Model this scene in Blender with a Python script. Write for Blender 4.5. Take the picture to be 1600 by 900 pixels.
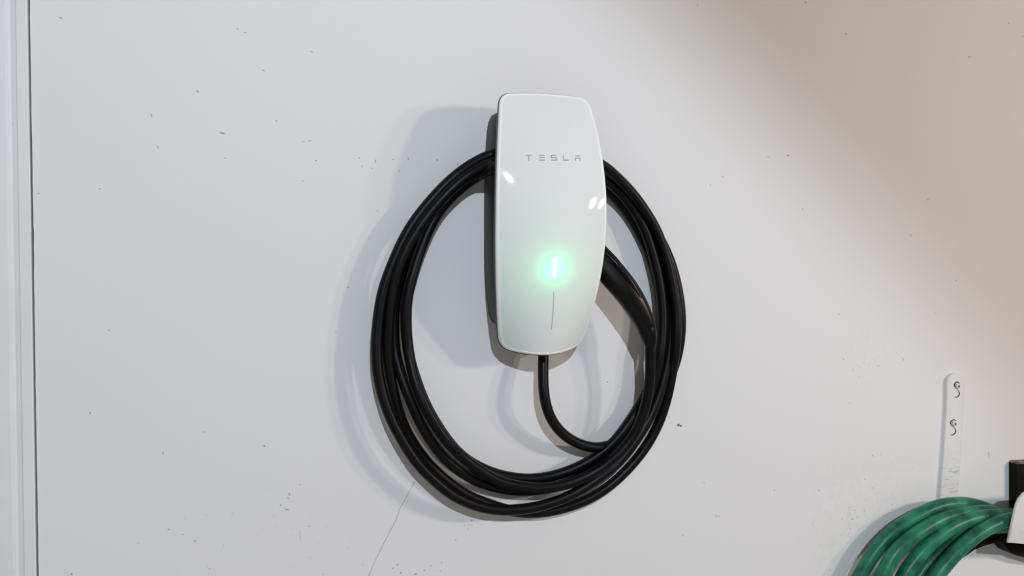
import bpy, bmesh, math, random
from mathutils import Vector, Matrix, noise

# ------------------------------------------------------------------ clear
for o in list(bpy.data.objects):
    bpy.data.objects.remove(o)
scene = bpy.context.scene
COL = scene.collection
random.seed(4)

# ------------------------------------------------------------------ camera
F = 1200.0                      # focal length in pixels of the 1600x900 frame
WALL = 1.07                     # distance from the lens to the wall
Z0 = 1.35                       # lens height above the floor
YAW, PITCH = math.radians(16.0), math.radians(1.4)
FW = Vector((math.sin(YAW)*math.cos(PITCH), math.cos(YAW)*math.cos(PITCH), -math.sin(PITCH)))
RT = Vector((math.cos(YAW), -math.sin(YAW), 0.0))
UP = RT.cross(FW)
CAM = Vector((0, -WALL, Z0))
cam_d = bpy.data.cameras.new('camera')
cam_d.sensor_fit = 'HORIZONTAL'
cam_d.sensor_width = 36.0
cam_d.lens = 36.0*F/1600.0
cam_d.clip_start = 0.01
cam = bpy.data.objects.new('camera', cam_d)
cam.matrix_world = Matrix(((RT.x, UP.x, -FW.x, CAM.x), (RT.y, UP.y, -FW.y, CAM.y),
                           (RT.z, UP.z, -FW.z, CAM.z), (0, 0, 0, 1)))
COL.objects.link(cam)
scene.camera = cam

# ------------------------------------------------------------------ light and exposure
vs = scene.view_settings
vs.view_transform = 'Standard'
vs.look = 'None'
vs.gamma = 1.0
vs.exposure = 0.0
vs.use_curve_mapping = False

world = bpy.data.worlds.new('garage_ambient')
world.use_nodes = True
scene.world = world
bg = world.node_tree.nodes['Background']
bg.inputs[0].default_value = (1.0, 0.90, 0.79, 1)
bg.inputs[1].default_value = 0.215


def aim(o, target):
    o.rotation_euler = (Vector(target) - o.location).to_track_quat('-Z', 'Y').to_euler()


def area(name, loc, target, sx, sy, power, color):
    d = bpy.data.lights.new(name, 'AREA')
    d.shape = 'RECTANGLE'
    d.size, d.size_y = sx, sy
    d.energy = power
    d.color = color
    d.specular_factor = 0.25
    o = bpy.data.objects.new(name, d)
    o.location = loc
    aim(o, target)
    COL.objects.link(o)
    return o


CX = 0.332
# two warm lamps to the right, low and close to the wall
area('warm_lamp', (CX + 1.95, -1.85, Z0 + 0.46), (CX, 0, Z0 + 0.05), 0.13, 0.13, 15.4, (1.0, 0.87, 0.775))
area('warm_lamp', (CX + 2.48, -1.85, Z0 + 0.40), (CX, 0, Z0 + 0.05), 0.12, 0.12, 9.9, (1.0, 0.87, 0.775))
# small hard cool lamp above the viewer, its beam leaves the upper right of the wall
sp = bpy.data.lights.new('cool_spot', 'SPOT')
sp.energy = 192
sp.color = (0.62, 0.70, 0.806)
sp.shadow_soft_size = 0.012
sp.spot_size = math.radians(160)
sp.spot_blend = 0.13
sp.specular_factor = 0.15
spo = bpy.data.objects.new('cool_spot', sp)
spo.location = (-0.03, -2.60, Z0 + 1.00)
spo.rotation_euler = Vector((-0.569, 0.174, -0.804)).to_track_quat('-Z', 'Y').to_euler()
COL.objects.link(spo)


# ------------------------------------------------------------------ helpers
def P(px, py, d):
    """world point seen at pixel (px, py) that stands d metres proud of the wall"""
    v = FW + RT*((px - 800.0)/F) - UP*((py - 450.0)/F)
    return CAM + v*((WALL - d)/v.y)


def link(name, me, mat=None, parent=None):
    o = bpy.data.objects.new(name, me)
    if mat is not None:
        me.materials.append(mat)
    COL.objects.link(o)
    if parent is not None:
        o.parent = parent
    return o


def mesh_obj(name, verts, faces, mat=None, parent=None, smooth=True, angle=40):
    me = bpy.data.meshes.new(name)
    me.from_pydata([tuple(v) for v in verts], [], faces)
    bm = bmesh.new()
    bm.from_mesh(me)
    bmesh.ops.recalc_face_normals(bm, faces=bm.faces)
    for f in bm.faces:
        f.smooth = smooth
    if smooth:
        for e in bm.edges:
            if len(e.link_faces) == 2 and e.calc_face_angle(0) > math.radians(angle):
                e.smooth = False
    bm.to_mesh(me)
    bm.free()
    return link(name, me, mat, parent)


def empty(name, loc=(0, 0, 0)):
    o = bpy.data.objects.new(name, None)
    o.empty_display_size = 0.05
    o.location = loc
    COL.objects.link(o)
    return o


def tag(o, label=None, cat=None, group=None, kind=None):
    for k, v in (('label', label), ('category', cat), ('group', group), ('kind', kind)):
        if v:
            o[k] = v
    return o


def catmull(pts, n=10):
    """centripetal-like Catmull-Rom through pts (Vectors)"""
    out = []
    q = [pts[0]*2 - pts[1]] + list(pts) + [pts[-1]*2 - pts[-2]]
    for i in range(1, len(q) - 2):
        p0, p1, p2, p3 = q[i-1], q[i], q[i+1], q[i+2]
        t0 = 0.0
        t1 = t0 + max((p1 - p0).length, 1e-6)**0.5
        t2 = t1 + max((p2 - p1).length, 1e-6)**0.5
        t3 = t2 + max((p3 - p2).length, 1e-6)**0.5
        for k in range(n):
            t = t1 + (t2 - t1)*k/n
            a1 = p0*((t1-t)/(t1-t0)) + p1*((t-t0)/(t1-t0))
            a2 = p1*((t2-t)/(t2-t1)) + p2*((t-t1)/(t2-t1))
            a3 = p2*((t3-t)/(t3-t2)) + p3*((t-t2)/(t3-t2))
            b1 = a1*((t2-t)/(t2-t0)) + a2*((t-t0)/(t2-t0))
            b2 = a2*((t3-t)/(t3-t1)) + a3*((t-t1)/(t3-t1))
            out.append(b1*((t2-t)/(t2-t1)) + b2*((t-t1)/(t2-t1)))
    out.append(pts[-1].copy())
    return out


def resample(pts, step):
    L = [0.0]
    for a, b in zip(pts, pts[1:]):
        L.append(L[-1] + (b - a).length)
    n = max(2, int(L[-1]/step))
    out, j = [], 0
    for k in range(n + 1):
        s = L[-1]*k/n
        while j < len(L) - 2 and L[j+1] < s:
            j += 1
        u = (s - L[j])/max(L[j+1] - L[j], 1e-9)
        out.append(pts[j].lerp(pts[j+1], min(max(u, 0), 1)))
    return out


def relax(pts, rounds):
    p = [v.copy() for v in pts]
    for r in range(rounds):
        p = [p[0]] + [p[i-1]*0.25 + p[i]*0.5 + p[i+1]*0.25 for i in range(1, len(p) - 1)] + [p[-1]]
    return p


def tube(name, pts, radius, mat, parent=None, sides=16):
    """closed tube along pts, radius a number or a list"""
    n = len(pts)
    rad = radius if isinstance(radius, list) else [radius]*n
    verts, faces = [], []
    t = (pts[1] - pts[0]).normalized()
    nrm = t.orthogonal().normalized()
    for i in range(n):
        a, b = pts[max(i-1, 0)], pts[min(i+1, n-1)]
        t2 = (b - a).normalized()
        nrm = (nrm - t2*nrm.dot(t2)).normalized()
        bi = t2.cross(nrm)
        for k in range(sides):
            an = 2*math.pi*k/sides
            verts.append(pts[i] + (nrm*math.cos(an) + bi*math.sin(an))*rad[i])
    for i in range(n - 1):
        for k in range(sides):
            k2 = (k + 1) % sides
            faces.append((i*sides+k, i*sides+k2, (i+1)*sides+k2, (i+1)*sides+k))
    faces.append(tuple(range(sides)))
    faces.append(tuple((n-1)*sides + k for k in range(sides)))
    return mesh_obj(name, verts, faces, mat, parent)


def prism(name, poly, d0, d1, mat, parent=None, bevel=0.0, pix=True):
    """outline poly (pixels at depth d1, or world x,z) standing from depth d0 to d1"""
    bm = bmesh.new()
    if pix:
        base = [P(x, y, d1) for x, y in poly]
    else:
        base = [Vector((x, -d1, z)) for x, z in poly]
    lo = [bm.verts.new((v.x, -d0, v.z)) for v in base]
    hi = [bm.verts.new((v.x, -d1, v.z)) for v in base]
    n = len(base)
    bm.faces.new(lo)
    top = bm.faces.new(hi)
    for i in range(n):
        bm.faces.new((lo[i], lo[(i+1) % n], hi[(i+1) % n], hi[i]))
    bmesh.ops.recalc_face_normals(bm, faces=bm.faces)
    if bevel:
        ed = [e for e in top.edges]
        bmesh.ops.bevel(bm, geom=ed, offset=bevel, segments=3, profile=0.5, affect='EDGES')
    for f in bm.faces:
        f.smooth = True
    for e in bm.edges:
        if len(e.link_faces) == 2 and e.calc_face_angle(0) > math.radians(35):
            e.smooth = False
    me = bpy.data.meshes.new(name)
    bm.to_mesh(me)
    bm.free()
    return link(name, me, mat, parent)


# ------------------------------------------------------------------ materials
def new_mat(name):
    m = bpy.data.materials.new(name)
    m.use_nodes = True
    nt = m.node_tree
    return m, nt, nt.nodes['Principled BSDF']


def simple(name, color, rough=0.5, spec=0.5, coat=0.0, metal=0.0):
    m, nt, b = new_mat(name)
    b.inputs['Base Color'].default_value = (*color, 1)
    b.inputs['Roughness'].default_value = rough
    b.inputs['Specular IOR Level'].default_value = spec
    b.inputs['Coat Weight'].default_value = coat
    b.inputs['Metallic'].default_value = metal
    return m


def grained(name, c0, c1, scale, rough, spec, bump=0.1, bdist=0.0005, lo=0.35, hi=0.65, bscale=None):
    m, nt, b = new_mat(name)
    N, L = nt.nodes, nt.links
    tc = N.new('ShaderNodeTexCoord')
    no = N.new('ShaderNodeTexNoise')
    no.inputs['Scale'].default_value = scale
    no.inputs['Detail'].default_value = 6
    L.new(tc.outputs['Object'], no.inputs['Vector'])
    cr = N.new('ShaderNodeValToRGB')
    cr.color_ramp.elements[0].position = lo
    cr.color_ramp.elements[0].color = (*c0, 1)
    cr.color_ramp.elements[1].position = hi
    cr.color_ramp.elements[1].color = (*c1, 1)
    L.new(no.outputs['Fac'], cr.inputs['Fac'])
    L.new(cr.outputs['Color'], b.inputs['Base Color'])
    n2 = N.new('ShaderNodeTexNoise')
    n2.inputs['Scale'].default_value = bscale or scale*4
    n2.inputs['Detail'].default_value = 4
    L.new(tc.outputs['Object'], n2.inputs['Vector'])
    bp = N.new('ShaderNodeBump')
    bp.inputs['Strength'].default_value = bump
    bp.inputs['Distance'].default_value = bdist
    L.new(n2.outputs['Fac'], bp.inputs['Height'])
    L.new(bp.outputs['Normal'], b.inputs['Normal'])
    b.inputs['Roughness'].default_value = rough
    b.inputs['Specular IOR Level'].default_value = spec
    return m


def wall_paint():
    m, nt, b = new_mat('white_wall_paint')
    N, L = nt.nodes, nt.links
    tc = N.new('ShaderNodeTexCoord')
    broad = N.new('ShaderNodeTexNoise')
    broad.inputs['Scale'].default_value = 2.2
    broad.inputs['Detail'].default_value = 3
    L.new(tc.outputs['Object'], broad.inputs['Vector'])
    mix = N.new('ShaderNodeMix')
    mix.data_type = 'RGBA'
    mix.inputs['A'].default_value = (0.775, 0.772, 0.768, 1)
    mix.inputs['B'].default_value = (0.815, 0.812, 0.808, 1)
    L.new(broad.outputs['Fac'], mix.inputs['Factor'])
    last = mix.outputs['Result']
    # grimy smears: one lower left, one beside the hose
    for (px, py, rad, amt) in ((445, 792, 0.055, 0.16), (1345, 815, 0.15, 0.30), (1360, 565, 0.08, 0.18)):
        c = P(px, py, 0)
        vm = N.new('ShaderNodeVectorMath')
        vm.operation = 'DISTANCE'
        L.new(tc.outputs['Object'], vm.inputs[0])
        vm.inputs[1].default_value = c
        mr = N.new('ShaderNodeMapRange')
        mr.inputs['From Min'].default_value = rad
        mr.inputs['From Max'].default_value = 0.0
        mr.inputs['To Max'].default_value = 1.0
        L.new(vm.outputs['Value'], mr.inputs['Value'])
        nz = N.new('ShaderNodeTexNoise')
        nz.inputs['Scale'].default_value = 60
        nz.inputs['Detail'].default_value = 8
        nz.inputs['Roughness'].default_value = 0.7
        L.new(tc.outputs['Object'], nz.inputs['Vector'])
        r2 = N.new('ShaderNodeMapRange')
        r2.inputs['From Min'].default_value = 0.52
        r2.inputs['From Max'].default_value = 0.72
        r2.inputs['To Max'].default_value = amt
        L.new(nz.outputs['Fac'], r2.inputs['Value'])
        mu = N.new('ShaderNodeMath')
        mu.operation = 'MULTIPLY'
        L.new(mr.outputs['Result'], mu.inputs[0])
        L.new(r2.outputs['Result'], mu.inputs[1])
        mx = N.new('ShaderNodeMix')
        mx.data_type = 'RGBA'
        L.new(mu.outputs['Value'], mx.inputs['Factor'])
        L.new(last, mx.inputs['A'])
        mx.inputs['B'].default_value = (0.30, 0.29, 0.27, 1)
        last = mx.outputs['Result']
    L.new(last, b.inputs['Base Color'])
    fine = N.new('ShaderNodeTexNoise')
    fine.inputs['Scale'].default_value = 45
    fine.inputs['Detail'].default_value = 5
    L.new(tc.outputs['Object'], fine.inputs['Vector'])
    bp = N.new('ShaderNodeBump')
    bp.inputs['Strength'].default_value = 0.10
    bp.inputs['Distance'].default_value = 0.0006
    L.new(fine.outputs['Fac'], bp.inputs['Height'])
    L.new(bp.outputs['Normal'], b.inputs['Normal'])
    b.inputs['Roughness'].default_value = 0.62
    b.inputs['Specular IOR Level'].default_value = 0.25
    return m


def glass_face():
    """glossy white panel that lets some light of the lamp behind it through"""
    m, nt, b = new_mat('white_translucent_glass')
    N, L = nt.nodes, nt.links
    b.inputs['Base Color'].default_value = (0.925, 0.93, 0.925, 1)
    b.inputs['Roughness'].default_value = 0.06
    b.inputs['Specular IOR Level'].default_value = 0.25
    tr = N.new('ShaderNodeBsdfTranslucent')
    tr.inputs['Color'].default_value = (0.9, 0.9, 0.9, 1)
    mx = N.new('ShaderNodeMixShader')
    mx.inputs['Fac'].default_value = 0.12
    L.new(b.outputs['BSDF'], mx.inputs[1])
    L.new(tr.outputs['BSDF'], mx.inputs[2])
    L.new(mx.outputs['Shader'], N['Material Output'].inputs['Surface'])
    return m


def emitter(name, color, strength):
    m, nt, b = new_mat(name)
    b.inputs['Base Color'].default_value = (0.8, 0.9, 0.9, 1)
    b.inputs['Emission Color'].default_value = (*color, 1)
    b.inputs['Emission Strength'].default_value = strength
    return m


def dirty_white(name, centre):
    """white painted strip with a few brown scrapes across it"""
    m, nt, b = new_mat(name)
    N, L = nt.nodes, nt.links
    tc = N.new('ShaderNodeTexCoord')
    mp = N.new('ShaderNodeMapping')
    mp.inputs['Scale'].default_value = (60, 60, 420)
    L.new(tc.outputs['Object'], mp.inputs['Vector'])
    nz = N.new('ShaderNodeTexNoise')
    nz.inputs['Scale'].default_value = 1.0
    nz.inputs['Detail'].default_value = 5
    L.new(mp.outputs['Vector'], nz.inputs['Vector'])
    sx = N.new('ShaderNodeSeparateXYZ')
    L.new(tc.outputs['Object'], sx.inputs[0])
    mr = N.new('ShaderNodeMapRange')           # only towards the lower end
    mr.inputs['From Min'].default_value = centre + 0.045
    mr.inputs['From Max'].default_value = centre
    L.new(sx.outputs['Z'], mr.inputs['Value'])
    r2 = N.new('ShaderNodeMapRange')
    r2.inputs['From Min'].default_value = 0.57
    r2.inputs['From Max'].default_value = 0.72
    r2.inputs['To Max'].default_value = 0.75
    L.new(nz.outputs['Fac'], r2.inputs['Value'])
    mu = N.new('ShaderNodeMath')
    mu.operation = 'MULTIPLY'
    L.new(mr.outputs['Result'], mu.inputs[0])
    L.new(r2.outputs['Result'], mu.inputs[1])
    mx = N.new('ShaderNodeMix')
    mx.data_type = 'RGBA'
    L.new(mu.outputs['Value'], mx.inputs['Factor'])
    mx.inputs['A'].default_value = (0.77, 0.765, 0.75, 1)
    mx.inputs['B'].default_value = (0.27, 0.235, 0.19, 1)
    L.new(mx.outputs['Result'], b.inputs['Base Color'])
    b.inputs['Roughness'].default_value = 0.5
    b.inputs['Specular IOR Level'].default_value = 0.3
    return m


M_WALL = wall_paint()
M_TRIM = grained('white_trim_paint', (0.76, 0.765, 0.77), (0.80, 0.805, 0.81), 9, 0.5, 0.3, 0.08, 0.0004)
M_GAP = simple('dark_gap', (0.03, 0.03, 0.03), 0.9, 0.1)
M_SCUFF = simple('grey_scuff', (0.40, 0.395, 0.39), 0.8, 0.1)
M_CRACK = simple('hairline_grey', (0.42, 0.41, 0.40), 0.8, 0.1)
M_SPECK = simple('ochre_speck', (0.30, 0.20, 0.05), 0.8, 0.1)
M_GLASS = glass_face()
M_BEZEL = simple('white_bezel', (0.95, 0.955, 0.95), 0.30, 0.5)
M_SHELL = simple('dark_grey_shell', (0.10, 0.10, 0.10), 0.45, 0.4)
M_HOUSE = grained('grey_housing_plastic', (0.07, 0.07, 0.073), (0.08, 0.08, 0.084), 300, 0.55, 0.35, 0.1, 0.0002)
M_LETTER = simple('grey_lettering', (0.38, 0.39, 0.40), 0.4, 0.5)
M_LED = emitter('lit_status_lamp', (0.80, 1.0, 0.97), 6.0)
M_CABLE = grained('black_cable_rubber', (0.0022, 0.0022, 0.0026), (0.0032, 0.0032, 0.0037), 160, 0.42, 0.20, 0.10, 0.0003)
M_PLUG = grained('black_plug_plastic', (0.0022, 0.0022, 0.0024), (0.003, 0.003, 0.0032), 200, 0.30, 0.26, 0.05, 0.0002)
M_HOSE = grained('green_hose_rubber', (0.007, 0.085, 0.055), (0.024, 0.225, 0.125), 30, 0.36, 0.30, 0.25, 0.0005, 0.34, 0.58, 240)
M_DARKM = grained('dark_brown_metal', (0.004, 0.0034, 0.003), (0.010, 0.008, 0.0065), 60, 0.7, 0.15, 0.2, 0.0004)
M_FLANGE = grained('scuffed_white_enamel', (0.62, 0.60, 0.57), (0.74, 0.72, 0.70), 30, 0.5, 0.3, 0.1, 0.0003, 0.25, 0.5)
M_EDGE = grained('dirty_cut_edge', (0.06, 0.05, 0.04), (0.30, 0.26, 0.21), 120, 0.8, 0.2, 0.2, 0.0004)
M_FLOOR = grained('concrete_floor', (0.36, 0.355, 0.34), (0.46, 0.45, 0.43), 4, 0.7, 0.3)
M_SCREW = simple('painted_screw', (0.70, 0.69, 0.67), 0.4, 0.4)
M_RECESS = simple('dark_screw_recess', (0.06, 0.058, 0.055), 0.7, 0.2)

# ------------------------------------------------------------------ the wall, its seam and the casing at the left
X_R = 2.2
Z_LO, Z_HI = 0.0, 2.5
NZ = 240


def seam_x(z):
    # right edge of the dark seam between casing and wall panel
    return P(52.0, 450, 0).x + 0.0006*noise.noise(Vector((0, 0, z*9.0))) + 0.0004*noise.noise(Vector((3, 0, z*60.0)))


verts, faces = [], []
for i in range(NZ + 1):
    z = Z_LO + (Z_HI - Z_LO)*i/NZ
    xs = seam_x(z)
    w = 0.0011 + 0.0007*noise.noise(Vector((9, 0, z*14.0)))
    verts += [(X_R, 0.02, z), (X_R, 0, z), (xs + w, 0, z), (xs + w, 0.016, z), (xs - 0.012, 0.016, z), (xs - 0.012, 0.02, z)]
for i in range(NZ):
    for k in range(5):
        a = i*6 + k
        faces.append((a, a+1, a+7, a+6))
wall = mesh_obj('wall_back', verts, faces, M_WALL, None, True, 30)
tag(wall, kind='structure')

xa, xb, xc = P(52, 450, 0).x - 0.0012, P(31, 450, 0).x, P(14, 450, 0).x
prof = [(xa, 0.014), (xa, -0.0015), (xa - 0.001, -0.0025), (xb + 0.0012, -0.0025), (xb, -0.0010), (xb - 0.0025, -0.0010),
        ((xb + xc)/2, 0.0004), (xc + 0.003, -0.0010), (xc + 0.0014, -0.0010), (xc, -0.0026), (-1.05, -0.0026), (-1.05, 0.014)]
verts = [(x, y, z) for z in (Z_LO, Z_HI) for x, y in prof]
n = len(prof)
faces = [(k, (k+1) % n, n + (k+1) % n, n + k) for k in range(n)] + [tuple(range(n)), tuple(range(n, 2*n))]
tag(mesh_obj('trim_1', verts, faces, M_TRIM, None, True, 25), kind='structure')

fl_me = bpy.data.meshes.new('floor')  # unseen floor below the frame, added to bounce light upward
fl_me.from_pydata([(-1.05, 0.016, 0), (X_R, 0.016, 0), (X_R, -3.2, 0), (-1.05, -3.2, 0)], [], [(0, 1, 2, 3)])
tag(link('floor', fl_me, M_FLOOR), kind='structure')

# scuffs and dirt flecks on the wall: (px, py, length px, width px, angle)
FLECK = [(1090, 8, 4, 2, 60), (1259, 4, 6, 2, 20), (1322, 53, 5, 3, 50), (1514, 89, 5, 2, 70), (1518, 88, 4, 1.5, 110), (1576, 36, 4, 2, 30),
         (1598, 57, 5, 2, 20), (1580, 75, 4, 2, 0), (1200, 245, 8, 1.5, 5), (1231, 243, 6, 3, 10), (1129, 276, 3, 2, 0),
         (1110, 289, 3, 2, 0), (1254, 327, 4, 1.5, 40), (1450, 312, 3, 2.5, 0), (1423, 368, 7, 2, 80), (1494, 438, 4, 2, 40),
         (1462, 489, 3, 2, 0), (1310, 491, 3, 2, 0), (170, 516, 3, 2, 0), (141, 645, 4, 2.5, 60), (318, 675, 3, 2.5, 0),
         (413, 697, 3.5, 3, 0), (112, 897, 4, 3, 60), (264, 827, 4, 2, 20), (286, 835, 4, 1.5, 10), (305, 845, 4, 2, 60),
         (469, 835, 22, 1.0, 88), (483, 822, 3, 2, 0), (439, 789, 4, 2, 80), (448, 796, 7, 3, 15), (452, 772, 5, 2, 60), (450, 778, 4, 2, 30),
         (469, 757, 3, 2, 0), (255, 708, 4, 2, 70), (544, 449, 3, 2.5, 0), (525, 518, 3, 2, 0), (95, 28, 5, 2, 10),
         (309, 143, 6, 2.5, 35), (347, 208, 9, 3.5, 10), (412, 110, 5, 2, 30), (237, 181, 7, 1.6, 75), (247, 230, 7, 1.6, 55),
         (484, 220, 7, 1.5, -15), (475, 221, 8, 1.0, -5), (494, 251, 3, 2, 0), (473, 283, 3, 2, 0), (371, 45, 4, 2, 60), (383, 51, 3, 2, 0),
         (432, 189, 4, 2, 70), (352, 247, 4, 1.6, 0), (156, 295, 3, 2, 0), (60.5, 302, 3, 2, 0), (487, 81, 6, 1.4, 30), (22, 195, 5, 2, 20),
         (38, 379, 6, 1.6, 0), (1311, 491, 3, 2, 0), (1364, 712, 5, 2, 55), (1280, 766, 6, 2, 75), (1210, 766, 4, 2, 40),
         (1119, 806, 5, 2, 30), (1124, 807, 6, 1.2, 15), (1067, 837, 4, 2, 60), (1332, 811, 9, 2, -15), (1340, 808, 5, 1.5, 20),
         (1411, 561, 10, 1.6, 55), (1372, 572, 6, 1.5, 30), (1343, 589, 4, 1.5, 10), (1318, 561, 6, 1.6, 50), (1333, 578, 4, 1.5, 60), (1350, 566, 3, 1.5, 0),
         (1100, 754, 4, 1.2, 85), (1328, 629, 4, 1.5, 40), (1545, 710, 12, 2, 83), (621, 882, 4, 3, 60), (614, 888, 3, 2.5, 0),
         (663, 891, 3, 2.5, 0), (674, 884, 3, 2, 0), (649, 897, 5, 3, -30), (626, 895, 3, 4, 0), (690, 879, 3, 2, 80), (688, 892, 3, 2, 0),
         (712, 844, 3, 3, 0), (737, 813, 4, 3, 0), (726, 821, 3, 2.5, 0), (733, 820, 3, 2, 0), (737, 820, 3, 2, 0), (731, 826, 4, 1.3, 80),
         (561, 247, 3, 2, 0), (566, 260, 4, 2, 60), (587, 252, 8, 1.6, 85), (581, 263, 3, 2, 0), (614, 249, 3, 2, 0),
         (638, 248, 4, 2.5, 80), (683, 250, 4, 2.5, 30), (715, 256, 3, 2.5, 0), (624, 267, 4, 1.5, 30), (590, 330, 5, 1.6, 45),
         (949, 597, 3, 2.5, 0), (967, 603, 5, 1.2, 85), (1381, 805, 4, 2, 20), (1372, 797, 3, 2, 80), (1383, 815, 5, 2, 40), (1351, 798, 4, 1.5, 70),
         (1395, 772, 3, 1.5, 30), (1363, 762, 4, 1.2, 50), (1328, 826, 4, 1.5, 30), (1316, 811, 4, 1.5, 0), (1297, 890, 3, 2, 0)]
verts, faces = [], []


def fleck(px, py, ln, wd, an, thick=0.0003):
    c = P(px, py, 0)
    k = 1/1060.0
    ca, sa = math.cos(math.radians(-an)), math.sin(math.radians(-an))
    b = len(verts)
    m = 7
    for h in (0.0, thick):
        for i in range(m):
            a = 2*math.pi*i/m
            r = 1 + random.uniform(-.25, .25)
            u, v = ln/2*math.cos(a)*r, wd/2*math.sin(a)*r
            verts.append((c.x + (u*ca - v*sa)*k, -h, c.z + (u*sa + v*ca)*k))
    faces.append(tuple(range(b + m, b + 2*m)))
    for i in range(m):
        faces.append((b+i, b+(i+1) % m, b+m+(i+1) % m, b+m+i))


for f in FLECK:
    fleck(f[0], f[1], f[2]*0.8, f[3]*0.65, f[4])
for i in range(60):     # finer dirt, thickest near the hose and at the lower edge
    if i < 38:
        fleck(random.gauss(1360, 60), random.gauss(800, 45), random.uniform(1, 3), random.uniform(.8, 1.4), random.uniform(0, 180))
    else:
        fleck(random.uniform(200, 720), random.gauss(850, 35), random.uniform(1, 1.8), random.uniform(.7, 1.2), random.uniform(0, 180))
sc = mesh_obj('wall_scuffs', verts, faces, M_SCUFF, wall, False)
tag(sc, kind='stuff')

crack = [(648, 752), (640, 768), (633, 781), (626, 793), (618, 812), (609, 830), (600, 847), (593, 861), (585, 879), (576, 900), (566, 924)]
pts = catmull([P(x + random.uniform(-.7, .7), y, 0.0) for x, y in crack], 6)
verts, faces = [], []
for i, p in enumerate(pts):
    w = 0.00045 + 0.0002*noise.noise(Vector((i*.4, 0, 0)))
    verts += [(p.x - w, -0.00012, p.z), (p.x + w, -0.00012, p.z)]
    if i:
        faces.append((2*i-2, 2*i-1, 2*i+1, 2*i))
mesh_obj('hairline_crack', verts, faces, M_CRACK, wall, False)

verts, faces = [], []
fleck(1060.5, 664, 5, 4, 20, 0.001)
fleck(1064, 665.5, 4, 2.5, 100, 0.001)
mesh_obj('dirt_speck', verts, faces, M_SPECK, wall, False)

# ------------------------------------------------------------------ the wall charger
ZC = P(862, 349, 0.1).z
ROLL = -0.011
charger = empty('wall_charger', (CX, 0, ZC))
charger.rotation_euler = (0, ROLL, 0)
tag(charger, 'white glossy wall charger with rounded barrel outline and a lit green status lamp', 'charger')


def loc(px, py, d):
    """pixel at depth d in the charger's own axes (u across, v up)"""
    p = P(px, py, d) - Vector((CX, 0, ZC))
    c, s = math.cos(ROLL), math.sin(ROLL)
    return p.x*c - p.z*s, p.x*s + p.z*c


def half_w(v):
    return 0.0775 - (0.50 if v > 0 else 0.615)*v*v


def depth(u, v):
    t = v/0.17
    q = min(abs(u)/half_w(v), 1.05)
    return 0.1217 - 0.0406*t*t - (0.0147 - 0.0152*t)*q*q


VT = loc(855, 144.5, 0.083)[1]
VB = loc(850, 553.0, 0.060)[1]


def outline():
    right = []
    # straight barrel sides, rounded corners, slightly bowed ends
    top_c, bot_c = VT - 0.0045, VB + 0.0100
    rt, rb = 0.0165, 0.0160
    xe_t = half_w(top_c - rt)
    xe_b = half_w(bot_c + rb)
    ends = []
    for k in range(14):            # bowed top
        u = (xe_t - rt*1.05)*k/13
        ends.append((u, VT - 0.0026*(k/13)**2))
    right += ends
    p0 = Vector(ends[-1]); p2 = Vector((xe_t, top_c - rt)); p1 = Vector((xe_t - 0.0025, VT - 0.0036))
    for k in range(1, 10):
        t = k/10
        right.append(tuple(p0*(1-t)**2 + p1*2*t*(1-t) + p2*t*t))
    for k in range(31):
        v = (top_c - rt) + ((bot_c + rb) - (top_c - rt))*k/30
        right.append((half_w(v), v))
    ue = xe_b - rb*0.95
    q0 = Vector((xe_b, bot_c + rb)); q2 = Vector((ue, VB + 0.0072)); q1 = Vector((xe_b - 0.0040, VB + 0.0112))
    for k in range(1, 10):
        t = k/10
        right.append(tuple(q0*(1-t)**2 + q1*2*t*(1-t) + q2*t*t))
    for k in range(14):
        s = 1 - k/13
        right.append((ue*s, VB + 0.0072*s*s))
    left = [(-u, v) for u, v in right[1:-1]][::-1]
    return right + left


OUT = [Vector(p) for p in outline()]


def offset(poly, d):
    n = len(poly)
    res = []
    for i in range(n):
        t = (poly[(i+1) % n] - poly[i-1])
        nn = Vector((-t.y, t.x)).normalized()      # outline runs clockwise: this points inwards or outwards
        if nn.dot(-poly[i]) < 0:
            nn = -nn
        res.append(poly[i] + nn*d)
    return res


def rings_mesh(name, rings, mat, parent, cap_first=False, cap_last=False, angle=35):
    """rings: lists of 3-D points with the same count"""
    verts, faces = [], []
    n = len(rings[0])
    for r in rings:
        verts += r
    for j in range(len(rings) - 1):
        for i in range(n):
            i2 = (i + 1) % n
            faces.append((j*n+i, j*n+i2, (j+1)*n+i2, (j+1)*n+i))
    if cap_first:
        faces.append(tuple(range(n)))
    if cap_last:
        faces.append(tuple((len(rings)-1)*n + i for i in range(n)))
    return mesh_obj(name, verts, faces, mat, parent, True, angle)


BEZ = 0.0036
inner = offset(OUT, BEZ)
MID = Vector((0, 0))
rings = []
for k in range(25):
    s = 1 - k/25.0
    rings.append([(p.x*s, -depth(p.x*s, p.y*s), p.y*s) for p in inner])
front = rings_mesh('front_panel', rings, M_GLASS, charger, False, True)

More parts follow.
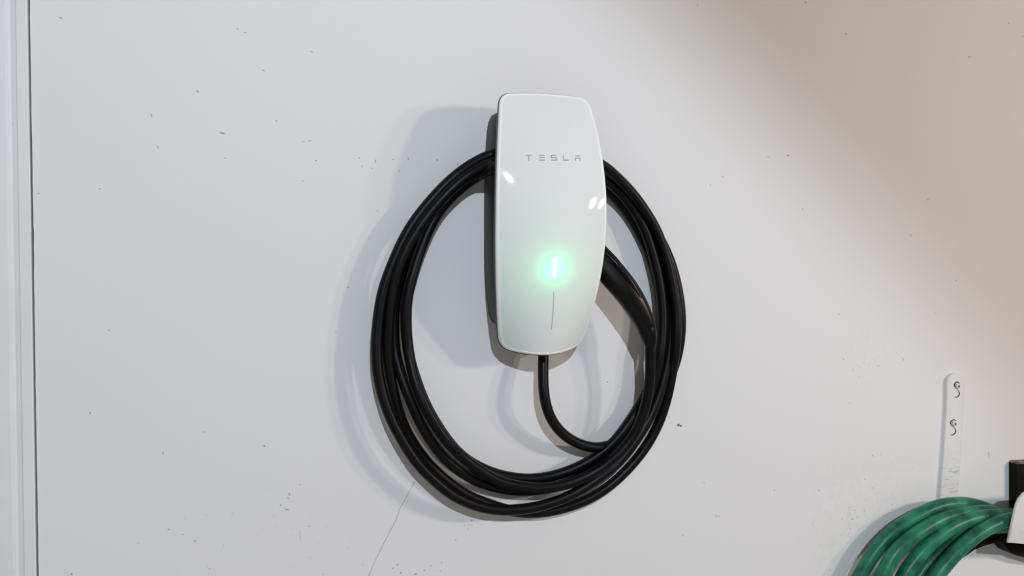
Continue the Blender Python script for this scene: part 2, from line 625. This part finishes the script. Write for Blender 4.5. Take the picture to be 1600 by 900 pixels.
oc = offset(OUT, 0.0006)
lip = [[(p.x, -depth(p.x, p.y) + 0.0014, p.y) for p in offset(OUT, BEZ*1.5)],
       [(p.x, -depth(p.x, p.y) + 0.0002, p.y) for p in offset(OUT, BEZ*1.06)],
       [(p.x, -depth(p.x, p.y) - 0.0002, p.y) for p in offset(OUT, BEZ*0.85)],
       [(p.x, -depth(p.x, p.y) - 0.0002, p.y) for p in offset(OUT, BEZ*0.5)],
       [(p.x, -depth(p.x, p.y) + 0.0004, p.y) for p in offset(OUT, BEZ*0.22)],
       [(p.x, -depth(p.x, p.y) + 0.0014, p.y) for p in offset(OUT, BEZ*0.06)],
       [(p.x, -depth(p.x, p.y) + 0.0030, p.y) for p in OUT],
       [(p.x, -depth(p.x, p.y) + 0.0052, p.y) for p in offset(OUT, 0.0004)]]
rings_mesh('bezel', lip, M_BEZEL, charger, angle=60)
back = [[(p.x, -depth(p.x, p.y) + 0.0050, p.y) for p in offset(OUT, 0.0010)],
        [(p.x, -depth(p.x, p.y) + 0.0054, p.y) for p in offset(OUT, -0.0011)],
        [(p.x, -depth(p.x, p.y) + 0.0082, p.y) for p in offset(OUT, -0.0007)],
        [(p.x, -depth(p.x, p.y) + 0.0110, p.y) for p in offset(OUT, 0.0030)]]
rim3 = offset(OUT, 0.0030)
for k in range(1, 10):
    s = 1 - k/10.0
    # flat across the width, follows the bow of the edge lengthwise
    back.append([(p.x*s, -depth(half_w(p.y*s), p.y*s) + 0.0125, p.y*s) for p in rim3])
rings_mesh('back_shell', back, M_SHELL, charger, False, True, angle=60)

# grey body on the wall, seen at the left behind the glass face
body_px = [(774, 177.5), (768, 181), (764, 190), (761.5, 205), (759.5, 230), (758, 260), (757.3, 300), (757, 345), (757.2, 390),
           (758, 420), (760, 450), (762.5, 475), (765, 492), (769, 502), (776, 507.5)]
hl = [loc(x, y, 0.004) for x, y in body_px]
body = [Vector((-u, v)) for u, v in hl]
top_v, bot_v = body[0].y, body[-1].y
mirr = [Vector((-p.x, p.y)) for p in body][::-1]
ring = body + [Vector((body[-1].x*s, bot_v - 0.004*(1 - s*s))) for s in (.6, .2, -.2, -.6)] + mirr + \
    [Vector((-body[0].x*s, top_v + 0.002*(1 - s*s))) for s in (.6, .2, -.2, -.6)]
HD = 0.044
rings_mesh('wall_box', [[(p.x, 0.0, p.y) for p in ring], [(p.x, -0.004, p.y) for p in ring],
                        [(p.x*.985, -HD + 0.004, p.y*.99) for p in ring], [(p.x*.95, -HD, p.y*.975) for p in ring]],
           M_HOUSE, charger, True, True)
# neck between body and face: the coil hangs over it
neck = []
for i in range(40):
    a = 2*math.pi*i/40
    ca, sa = math.cos(a), math.sin(a)
    neck.append(Vector((0.036*math.copysign(abs(ca)**.6, ca), -0.010 + 0.060*math.copysign(abs(sa)**.6, sa))))
rings_mesh('cable_saddle', [[(p.x, -HD, p.y) for p in neck], [(p.x, -0.086, p.y) for p in neck]], M_HOUSE, charger, True, True)


def decal(name, polys, mat, parent, lift=0.0003):
    """thin raised print on the glass; polys in the charger's u, v axes"""
    verts, faces = [], []
    for poly in polys:
        b = len(verts)
        m = len(poly)
        for h in (-0.0003, lift):
            for u, v in poly:
                verts.append((u, -depth(u, v) - h, v))
        faces.append(tuple(range(b + m, b + 2*m)))
        for i in range(m):
            faces.append((b+i, b+(i+1) % m, b+m+(i+1) % m, b+m+i))
    return mesh_obj(name, verts, faces, mat, parent, False)


def stroke(pts, w):
    """quads along a polyline with square mitres"""
    out = []
    for (x0, y0), (x1, y1) in zip(pts, pts[1:]):
        d = Vector((x1-x0, y1-y0)).normalized()
        nrm = Vector((-d.y, d.x))*w/2
        e = d*w*0.45
        a, b = Vector((x0, y0)) - e, Vector((x1, y1)) + e
        out.append([tuple(a-nrm), tuple(b-nrm), tuple(b+nrm), tuple(a+nrm)])
    return out


def px_stroke(pts, w):
    """pixels on the face to its own axes, then a stroke"""
    q = []
    for x, y in pts:
        d = 0.11
        for k in range(3):
            u, v = loc(x, y, d)
            d = depth(u, v)
        q.append((u, v))
    return stroke(q, w)


def zpx(x, y):                       # letters were measured in a 12.3x enlargement
    return 800 + x/12.308, 220 + y/12.308


SW = 0.00115
LET = {'t': [[(268, 279), (378, 279)], [(321, 284), (321, 374)]],
       'e': [[(522, 280), (622, 280)], [(526, 324), (622, 324)], [(526, 370), (622, 370)]],
       's': [[(850, 280), (757, 280), (757, 325), (856, 325), (856, 371), (757, 371)]],
       'l': [[(988, 282), (996, 371), (1082, 373)]],
       'a': [[(1222, 290), (1306, 290)], [(1224, 378), (1224, 332), (1308, 332), (1308, 378)]]}
polys = []
for k in LET:
    for st in LET[k]:
        polys += px_stroke([zpx(*p) for p in st], SW)
decal('wordmark', polys, M_LETTER, charger)
decal('groove_line', px_stroke([(865.3 - 3.7*(k/16)**1.8, 456 + 58*k/16) for k in range(17)], 0.0008), M_LETTER, charger, 0.0004)

# status lamp: a short lit slot in the glass and the diode behind the panel
def px_uv(x, y):
    d = 0.11
    for k in range(4):
        u, v = loc(x, y, d)
        d = depth(u, v)
    return u, v


u0, v0 = px_uv(867.3, 407)
u1, v1 = px_uv(866.2, 432)
slot = []
for i in range(16):
    a = math.pi*i/15
    slot.append((u0 + 0.0024*math.cos(a), v0 + 0.0024*math.sin(a)))
for i in range(16):
    a = math.pi + math.pi*i/15
    slot.append((u1 + 0.0017*math.cos(a), v1 + 0.0017*math.sin(a)))
tag(decal('status_light', [slot], M_LED, charger, 0.0003), 'short glowing white and green status lamp slot')
um, vm_ = px_uv(866.5, 418)
ld = bpy.data.lights.new('status_diode', 'POINT')
ld.energy = 0.175
ld.color = (0.010, 1.0, 0.27)
ld.shadow_soft_size = 0.003
lo = bpy.data.objects.new('status_diode', ld)
lo.location = (um, -depth(um, vm_) + 0.0088, vm_)
lo.parent = charger
COL.objects.link(lo)

# ------------------------------------------------------------------ the charging cable: one length, five loops and the plug
cable = empty('charging_cable', P(850, 650, 0.0))
tag(cable, 'thick black charging cable coiled in loops around the white wall charger', 'cable')


def rel(o, v):
    return v - o.location


PATH = [
    # out of the bottom of the charger, then up the right side behind the other loops
    (849.5, 511, .030), (849, 535, .031), (849, 563, .035), (848.7, 600, .042), (853, 634, .045), (865, 662, .042), (885, 683, .038), (908, 695, .034),
    (932, 700, .028), (958, 694, .020), (985, 677, .013), (1012, 650, .010), (1036, 612, .010), (1054, 572, .012),
    (1063, 530, .018), (1064, 490, .019), (1058, 447, .017), (1046, 404, .015), (1029, 369, .015), (1008, 333, .016),
    (984, 300, .024), (962, 278, .028), (938, 259, .040), (900, 237, .055), (850, 226, .055), (800, 231, .055),
    # A: outermost on the left, in front at the bottom
    (775, 239, .052), (746, 251, .044), (716, 271, .036), (686, 299, .033), (641.5, 354.5, .033), (613.5, 412, .033),
    (596.5, 462, .033), (589, 520, .033), (588, 546, .034), (590.5, 584, .036), (598, 618, .038), (611, 655, .041), (628, 687, .043),
    (652, 724, .044), (679, 751, .044), (703, 771, .043), (731, 785.5, .042), (760, 794.5, .041), (790, 797.5, .040),
    (815, 796, .040), (840, 792, .040), (862, 786, .040), (884, 777.5, .040), (912, 763, .040), (940, 744, .040),
    (960, 729, .038), (980, 707, .036), (999, 680, .034), (1019, 645, .031), (1034, 604, .029), (1044, 560, .026),
    (1048.5, 520, .024), (1049, 485, .020), (1044, 447, .017), (1033, 405, .016), (1016, 362, .016), (994, 317, .017),
    (970, 290, .025), (946, 270, .034), (900, 246, .055), (850, 236, .055), (800, 242, .055),
    # C: mostly hidden on the left, low in the upper pair at the bottom
    (770, 252, .050), (740, 271, .025), (700, 308, .012), (654, 362, .011), (630, 412, .012), (618, 462, .014),
    (615.5, 520, .017), (618, 555, .018), (627, 587, .029), (641, 624, .036), (656, 658, .039), (672, 686, .039), (692, 713, .037), (717, 735, .033),
    (751, 754.5, .028), (776, 761.5, .025), (800, 766, .025), (820, 767, .026), (848, 764.5, .027), (884, 756, .028),
    (917, 741, .028), (950, 717, .028), (976, 691, .028), (993, 667, .029), (1006, 642, .029), (1016, 616, .029), (1025, 586, .031),
    (1031, 557, .034), (1034.5, 530, .032), (1035.5, 495, .030), (1031.5, 448, .028), (1022, 405, .027), (1008, 360, .027),
    (989, 326, .027), (969, 301, .029), (948, 283, .036), (905, 258, .064), (850, 246, .068), (800, 252, .066),
    # F: hidden behind the inner strand on the left
    (765, 265, .056), (738, 281, .024), (702, 311, .011), (660, 377, .010), (641, 430, .011), (634.5, 475, .013), (634.5, 520, .015), (640, 560, .015),
    (649, 590, .015), (664, 630, .015), (690, 675, .016), (720, 711.5, .017), (750, 730.5, .018), (777, 741.5, .019),
    (816, 748.2, .020), (832, 748.5, .021), (863.5, 744, .022), (896.5, 732.8, .024), (926, 717.5, .026), (957, 693, .026),
    (983, 660.5, .024), (1004, 626, .018), (1018, 597, .014), (1027, 560, .012), (1032, 520, .011), (1032.5, 480, .011),
    (1028.5, 447, .011), (1020, 413, .011), (1004, 373, .011), (981, 333, .011), (957, 305, .014), (935, 286, .026), (900, 267, .058),
    (850, 255, .060), (805, 252, .060),
    # B: second on the left, outermost at lower right
    (772, 252, .058), (747, 264, .048), (722, 281, .042), (694, 307, .040), (650.5, 362, .038), (625.5, 410, .037), (612, 460, .034), (606, 520, .030),
    (604.5, 546, .028), (608.5, 585, .026), (616.5, 620, .025), (628.5, 660, .024), (645.5, 693, .023), (670, 725.5, .023), (697.5, 751.5, .023),
    (731, 774.5, .023), (755, 784.5, .022), (780, 793, .021), (803, 799.5, .020), (831, 801.5, .019), (857, 799.5, .018), (884, 793, .017), (911, 784, .016),
    (934, 772, .016), (958.5, 754.5, .015), (983, 731, .015), (1003.5, 706.5, .015), (1018, 684, .016), (1031.5, 656, .018), (1043, 619, .023),
    (1050.5, 580, .030), (1055.5, 545, .035), (1057, 520, .037), (1057, 485, .035), (1050.5, 447, .034), (1045, 417, .034), (1036.5, 388, .034), (1027.5, 363, .034),
    (1016, 342, .034), (1001, 319, .036), (986, 299.5, .039), (967, 280, .046), (942, 258.5, .062), (900, 241, .079), (850, 235, .081), (800, 249, .078),
    # D: innermost strand on the left, ends in the plug
    (775, 260.5, .068), (755, 269.5, .041), (732, 284, .028), (703, 310, .025), (683, 334, .026), (668, 364, .027), (653, 402, .029), (642, 440, .032), (636.5, 462, .032),
    (634.7, 500, .032), (635.5, 525, .032), (638.5, 550, .033), (646.5, 589, .041), (659.5, 625, .048), (682, 667, .051), (704, 696, .050), (726, 717, .042),
    (752, 736.5, .043), (778, 751.5, .043), (816, 760.5, .043), (838, 762.8, .043), (862, 761.5, .043), (889.5, 755.5, .043), (915, 745.5, .044),
    (942, 730, .046), (965, 711, .050), (986, 687, .052), (1000, 661, .055), (1010, 628, .058), (1014.8, 600, .060), (1016, 570, .063), (1015.5, 538, .066)]
pts = [P(x, y, d) for x, y, d in PATH]
pts = relax(resample(catmull(pts, 8), 0.006), 7)
tube('sheath', [rel(cable, p) for p in pts], 0.0076, M_CABLE, cable, 16)

# plug: tapering curved grip with a strain relief where the cable enters
GRIP = [(926, 391, .056, 20, 17), (934, 402, .058, 21.5, 17), (946.5, 416, .061, 22.3, 17), (962, 434.5, .065, 22.2, 17), (977, 453, .068, 21.4, 17), (990, 472, .069, 20.0, 16.5),
        (1000.5, 491, .069, 18.2, 15.5), (1008, 507, .0685, 16.3, 14.5), (1009.8, 512, .068, 15.8, 14)]
RELIEF = [(1009.5, 510.5, .068, 15.2, 13.6), (1010, 512.5, .068, 15.9, 14.2), (1012, 519, .068, 15.2, 13.8), (1014.3, 529, .067, 13.0, 12), (1015.6, 536, .0665, 10.8, 10.5), (1016, 540.5, .066, 9.6, 9.6)]


def loft(name, secs, mat, parent, sides=28, power=0.8):
    c = [P(x, y, d) for x, y, d, a, b in secs]
    verts, faces = [], []
    n = len(c)
    for i in range(n):
        t = (c[min(i+1, n-1)] - c[max(i-1, 0)]).normalized()
        out = Vector((0, -1, 0))
        out = (out - t*out.dot(t)).normalized()
        side = t.cross(out)
        ra, rb = secs[i][3]/1130.0, secs[i][4]/1130.0
        for k in range(sides):
            an = 2*math.pi*k/sides
            ca, sa = math.cos(an), math.sin(an)
            x = math.copysign(abs(ca)**power, ca)*ra
            y = math.copysign(abs(sa)**power, sa)*rb
            verts.append(rel(parent, c[i] + side*x + out*y))
    for i in range(n-1):
        for k in range(sides):
            k2 = (k+1) % sides
            faces.append((i*sides+k, i*sides+k2, (i+1)*sides+k2, (i+1)*sides+k))
    faces.append(tuple(range(sides)))
    faces.append(tuple((n-1)*sides+k for k in range(sides)))
    return mesh_obj(name, verts, faces, mat, parent, True, 50)


def dense(secs, k=4):
    p = catmull([Vector(s[:3]) for s in secs], k)
    q = catmull([Vector((s[3], s[4], i*0.01)) for i, s in enumerate(secs)], k)
    return [(a.x, a.y, a.z, b.x, b.y) for a, b in zip(p, q)]


grip = loft('plug_grip', dense(GRIP), M_PLUG, cable)
loft('strain_relief', dense(RELIEF), M_PLUG, cable, 28, 0.95)
# raised thumb rail along the upper edge of the grip
rail = [(946, 395, .072), (962, 411, .077), (978, 430.5, .080), (991, 450, .080), (1003, 473, .078), (1011, 494, .075)]
rp = catmull([P(*r) for r in rail], 6)
m = len(rp)
tube('thumb_rail', [rel(cable, p) for p in rp], [0.0042*min(1, 0.25 + 3*min(i, m-1-i)/m) for i in range(m)], M_PLUG, cable, 12)

# ------------------------------------------------------------------ white strip screwed to the wall above the hose
strip_t = 0.006
sroot = empty('mounting_strip', P(1480, 700, 0))
tag(sroot, 'narrow white painted strip with two screws leaning on the wall above green hose', 'strip')
poly = []
for i in range(13):
    a = math.pi - math.pi*i/12
    poly.append((1494.2 + 14.2*math.cos(a), 598 - 15.0*math.sin(a)))
poly += [(1507, 640), (1502.2, 710), (1497.2, 775), (1492, 850), (1489, 895), (1460, 895), (1464, 850), (1469.5, 775), (1474.8, 710), (1479, 640)]
st = prism('strip', poly, 0.0, strip_t, dirty_white('scraped_white_strip', P(1480, 735, 0).z), None, 0.0012)
st.parent = sroot
st.matrix_parent_inverse = Matrix.Translation(-sroot.location)


def screw(px, py, turn):
    c = P(px, py, strip_t)
    r = 0.0050
    verts, faces = [], []
    rings = [(1.0, 0.0), (1.0, 0.0010), (0.93, 0.0019), (0.75, 0.0027), (0.45, 0.0031), (0.12, 0.0032)]
    ns = 24
    for s, h in rings:
        for k in range(ns):
            a = 2*math.pi*k/ns
            verts.append(rel(sroot, c + Vector((r*s*math.cos(a), -h, r*s*math.sin(a)))))
    for j in range(len(rings)-1):
        for k in range(ns):
            k2 = (k+1) % ns
            faces.append((j*ns+k, j*ns+k2, (j+1)*ns+k2, (j+1)*ns+k))
    faces.append(tuple((len(rings)-1)*ns+k for k in range(ns)))
    s = mesh_obj('screw', verts, faces, M_SCREW, sroot)
    verts, faces = [], []
    for q in range(2):
        an = math.radians(turn + 90*q)
        d = Vector((math.cos(an), 0, math.sin(an)))*0.0022
        w = Vector((-math.sin(an), 0, math.cos(an)))*0.0006
        b = len(verts)
        for h in (0.0028, 0.0034):
            for e in (d+w, d-w, -d-w, -d+w):
                verts.append(rel(sroot, c + e + Vector((0, -h, 0))))
        faces += [(b+4, b+5, b+6, b+7)] + [(b+i, b+(i+1) % 4, b+4+(i+1) % 4, b+4+i) for i in range(4)]
    mesh_obj('cross_recess', verts, faces, M_RECESS, s, False)


screw(1496, 603, 10)
screw(1490.5, 662, 50)
# dark tapering S curve around and below each screw
for arc in ([(1500, 599.6), (1497.5, 597.2), (1494, 597.2), (1491.2, 600.2), (1491.6, 604.2), (1494.6, 607.6), (1497.8, 610.8), (1499, 614.6), (1497.6, 618.4), (1494.4, 620.6), (1491, 620.6)],
            [(1494, 657.8), (1491.5, 655.8), (1488, 656.6), (1485.2, 660), (1485.8, 663.6), (1488.8, 667), (1492, 670), (1493.3, 673.6), (1491.6, 677.4), (1488.2, 679.6), (1484.8, 679)]):
    ap = catmull([P(x, y, strip_t + 0.0001) for x, y in arc], 5)
    na = len(ap)
    tube('dark_curve', [rel(sroot, p) for p in ap], [0.00025 + 0.0008*abs(math.sin(2*math.pi*i/(na - 1))) for i in range(na)], M_RECESS, sroot, 8)

# ------------------------------------------------------------------ hose hanger and garden hose at the right edge
hang = empty('hose_hanger', P(1640, 800, 0))
tag(hang, 'dark hose hanger with scuffed white front flange cut off at right edge of photo', 'hanger')


def under(o, root):
    o.parent = root
    o.matrix_parent_inverse = Matrix.Translation(-root.location)
    return o


blk = under(prism('back_plate', [(1588.5, 725), (1700, 719), (1700, 794), (1588.5, 794)], 0.0, 0.0155, M_DARKM, None, 0.0012), hang)
# top edge of the plate is raw and dirty
under(prism('raw_edge', [(1588.5, 725), (1590, 722.2), (1700, 716), (1700, 719.6), (1590, 725.6)], 0.0, 0.0152, M_EDGE, None), hang)
# arched saddle that carries the coil
half = [(1474, 903), (1487, 888.5), (1504, 872.5), (1523, 859.5), (1540, 852.5), (1557, 848), (1574, 846.5), (1610, 846)]
lower = half + [(3300 - x, y) for x, y in half[::-1]]
upper = [(x + (3 if x < 1650 else -3)*max(0, min(1, (y - 850)/20)), y - 6.5) for x, y in lower][::-1]
sad = prism('saddle', lower + upper, 0.008, 0.033, M_DARKM, None, 0.001)
under(sad, hang)
under(prism('support_arm', [(1566, 846.5), (1600, 845), (1690, 845), (1690, 884), (1612, 875), (1600, 871), (1588, 868), (1580, 864), (1573, 856)], 0.004, 0.030, M_DARKM, None, 0.002), hang)
fl = prism('flange', [(1575.5, 848), (1584.5, 806), (1588, 791), (1592.5, 780), (1600, 771), (1612, 764), (1770, 752), (1770, 850), (1610, 851)], 0.0995, 0.103, M_FLANGE, None, 0.0008)
under(fl, hang)
under(prism('chipped_edge', [(1574.6, 848.4), (1583.6, 806), (1587.2, 790), (1591.8, 779), (1599.4, 770.2), (1603, 770), (1594, 782), (1589, 792), (1585.6, 806), (1577, 848)], 0.097, 0.1005, M_EDGE, None), hang)
under(prism('flange_post', [(1700, 772), (1760, 772), (1760, 792), (1700, 792)], 0.0125, 0.100, M_DARKM, None), hang)

hose = empty('garden_hose', P(1500, 850, 0))
tag(hose, 'green rubber garden hose coiled over a dark hanger at lower right', 'hose')
STR = [
    [(1572, 806, .028), (1551, 799, .030), (1528, 790.5, .033), (1504, 787, .037), (1471, 790, .038), (1433, 806, .037), (1397, 829.5, .034), (1364, 866, .031), (1342, 905, .029)],
    [(1574, 806, .046), (1540, 799, .047), (1508, 801, .049), (1476, 809, .055), (1436, 831.5, .058), (1400, 861.5, .058), (1378, 902, .057)],
    [(1575, 806, .062), (1535, 807, .062), (1500, 817, .063), (1467, 836.5, .064), (1435, 868, .063), (1409, 905, .061)],
    [(1577, 820, .050), (1545, 822, .050), (1511, 833, .050), (1480, 851, .049), (1453, 877, .048), (1432, 905, .047)],
    [(1575, 812, .081), (1548, 822, .082), (1520, 839.5, .082), (1493, 864, .082), (1472, 888, .081), (1459, 907, .079)],
    [(1580, 823, .032), (1556, 823, .032), (1530, 828, .031), (1503, 842, .030), (1477, 864, .029), (1453, 895, .028)]]
XM = 1650.0
path = []
order = [5, 3, 0, 1, 2, 4]
for n_, i in enumerate(order):
    s = STR[i]
    end = s[-1]
    # up the far side, over the hanger, down the near side, round the bottom (all outside the frame but the near side)
    seg = [(2*XM - x, y, d) for x, y, d in s[::-1]]
    if n_ > 0:
        path += seg
    else:
        path += seg[2:]
    path += [(XM, s[0][1] - 3, s[0][2])]
    path += s
    if n_ < len(order) - 1:
        dn = STR[order[n_+1]][-1]
        w0, w1 = XM - end[0], XM - dn[0]
        path += [(XM - w0*1.10, 985, end[2]), (XM - w0*1.0, 1090, end[2]), (XM - w0*.62, 1185, end[2]), (XM, 1225, (end[2] + dn[2])/2),
                 (XM + w1*.62, 1185, dn[2]), (XM + w1*1.0, 1090, dn[2]), (XM + w1*1.10, 985, dn[2])]
    else:
        path += [(XM - (XM - end[0])*1.1, 985, end[2]), (XM - (XM - end[0])*1.12, 1060, end[2]), (XM - (XM - end[0])*1.1, 1180, end[2])]
pts = relax(resample(catmull([P(*p) for p in path], 8), 0.008), 4)
tube("tubing", [rel(hose, p) for p in pts], 0.0116, M_HOSE, hose, 18)
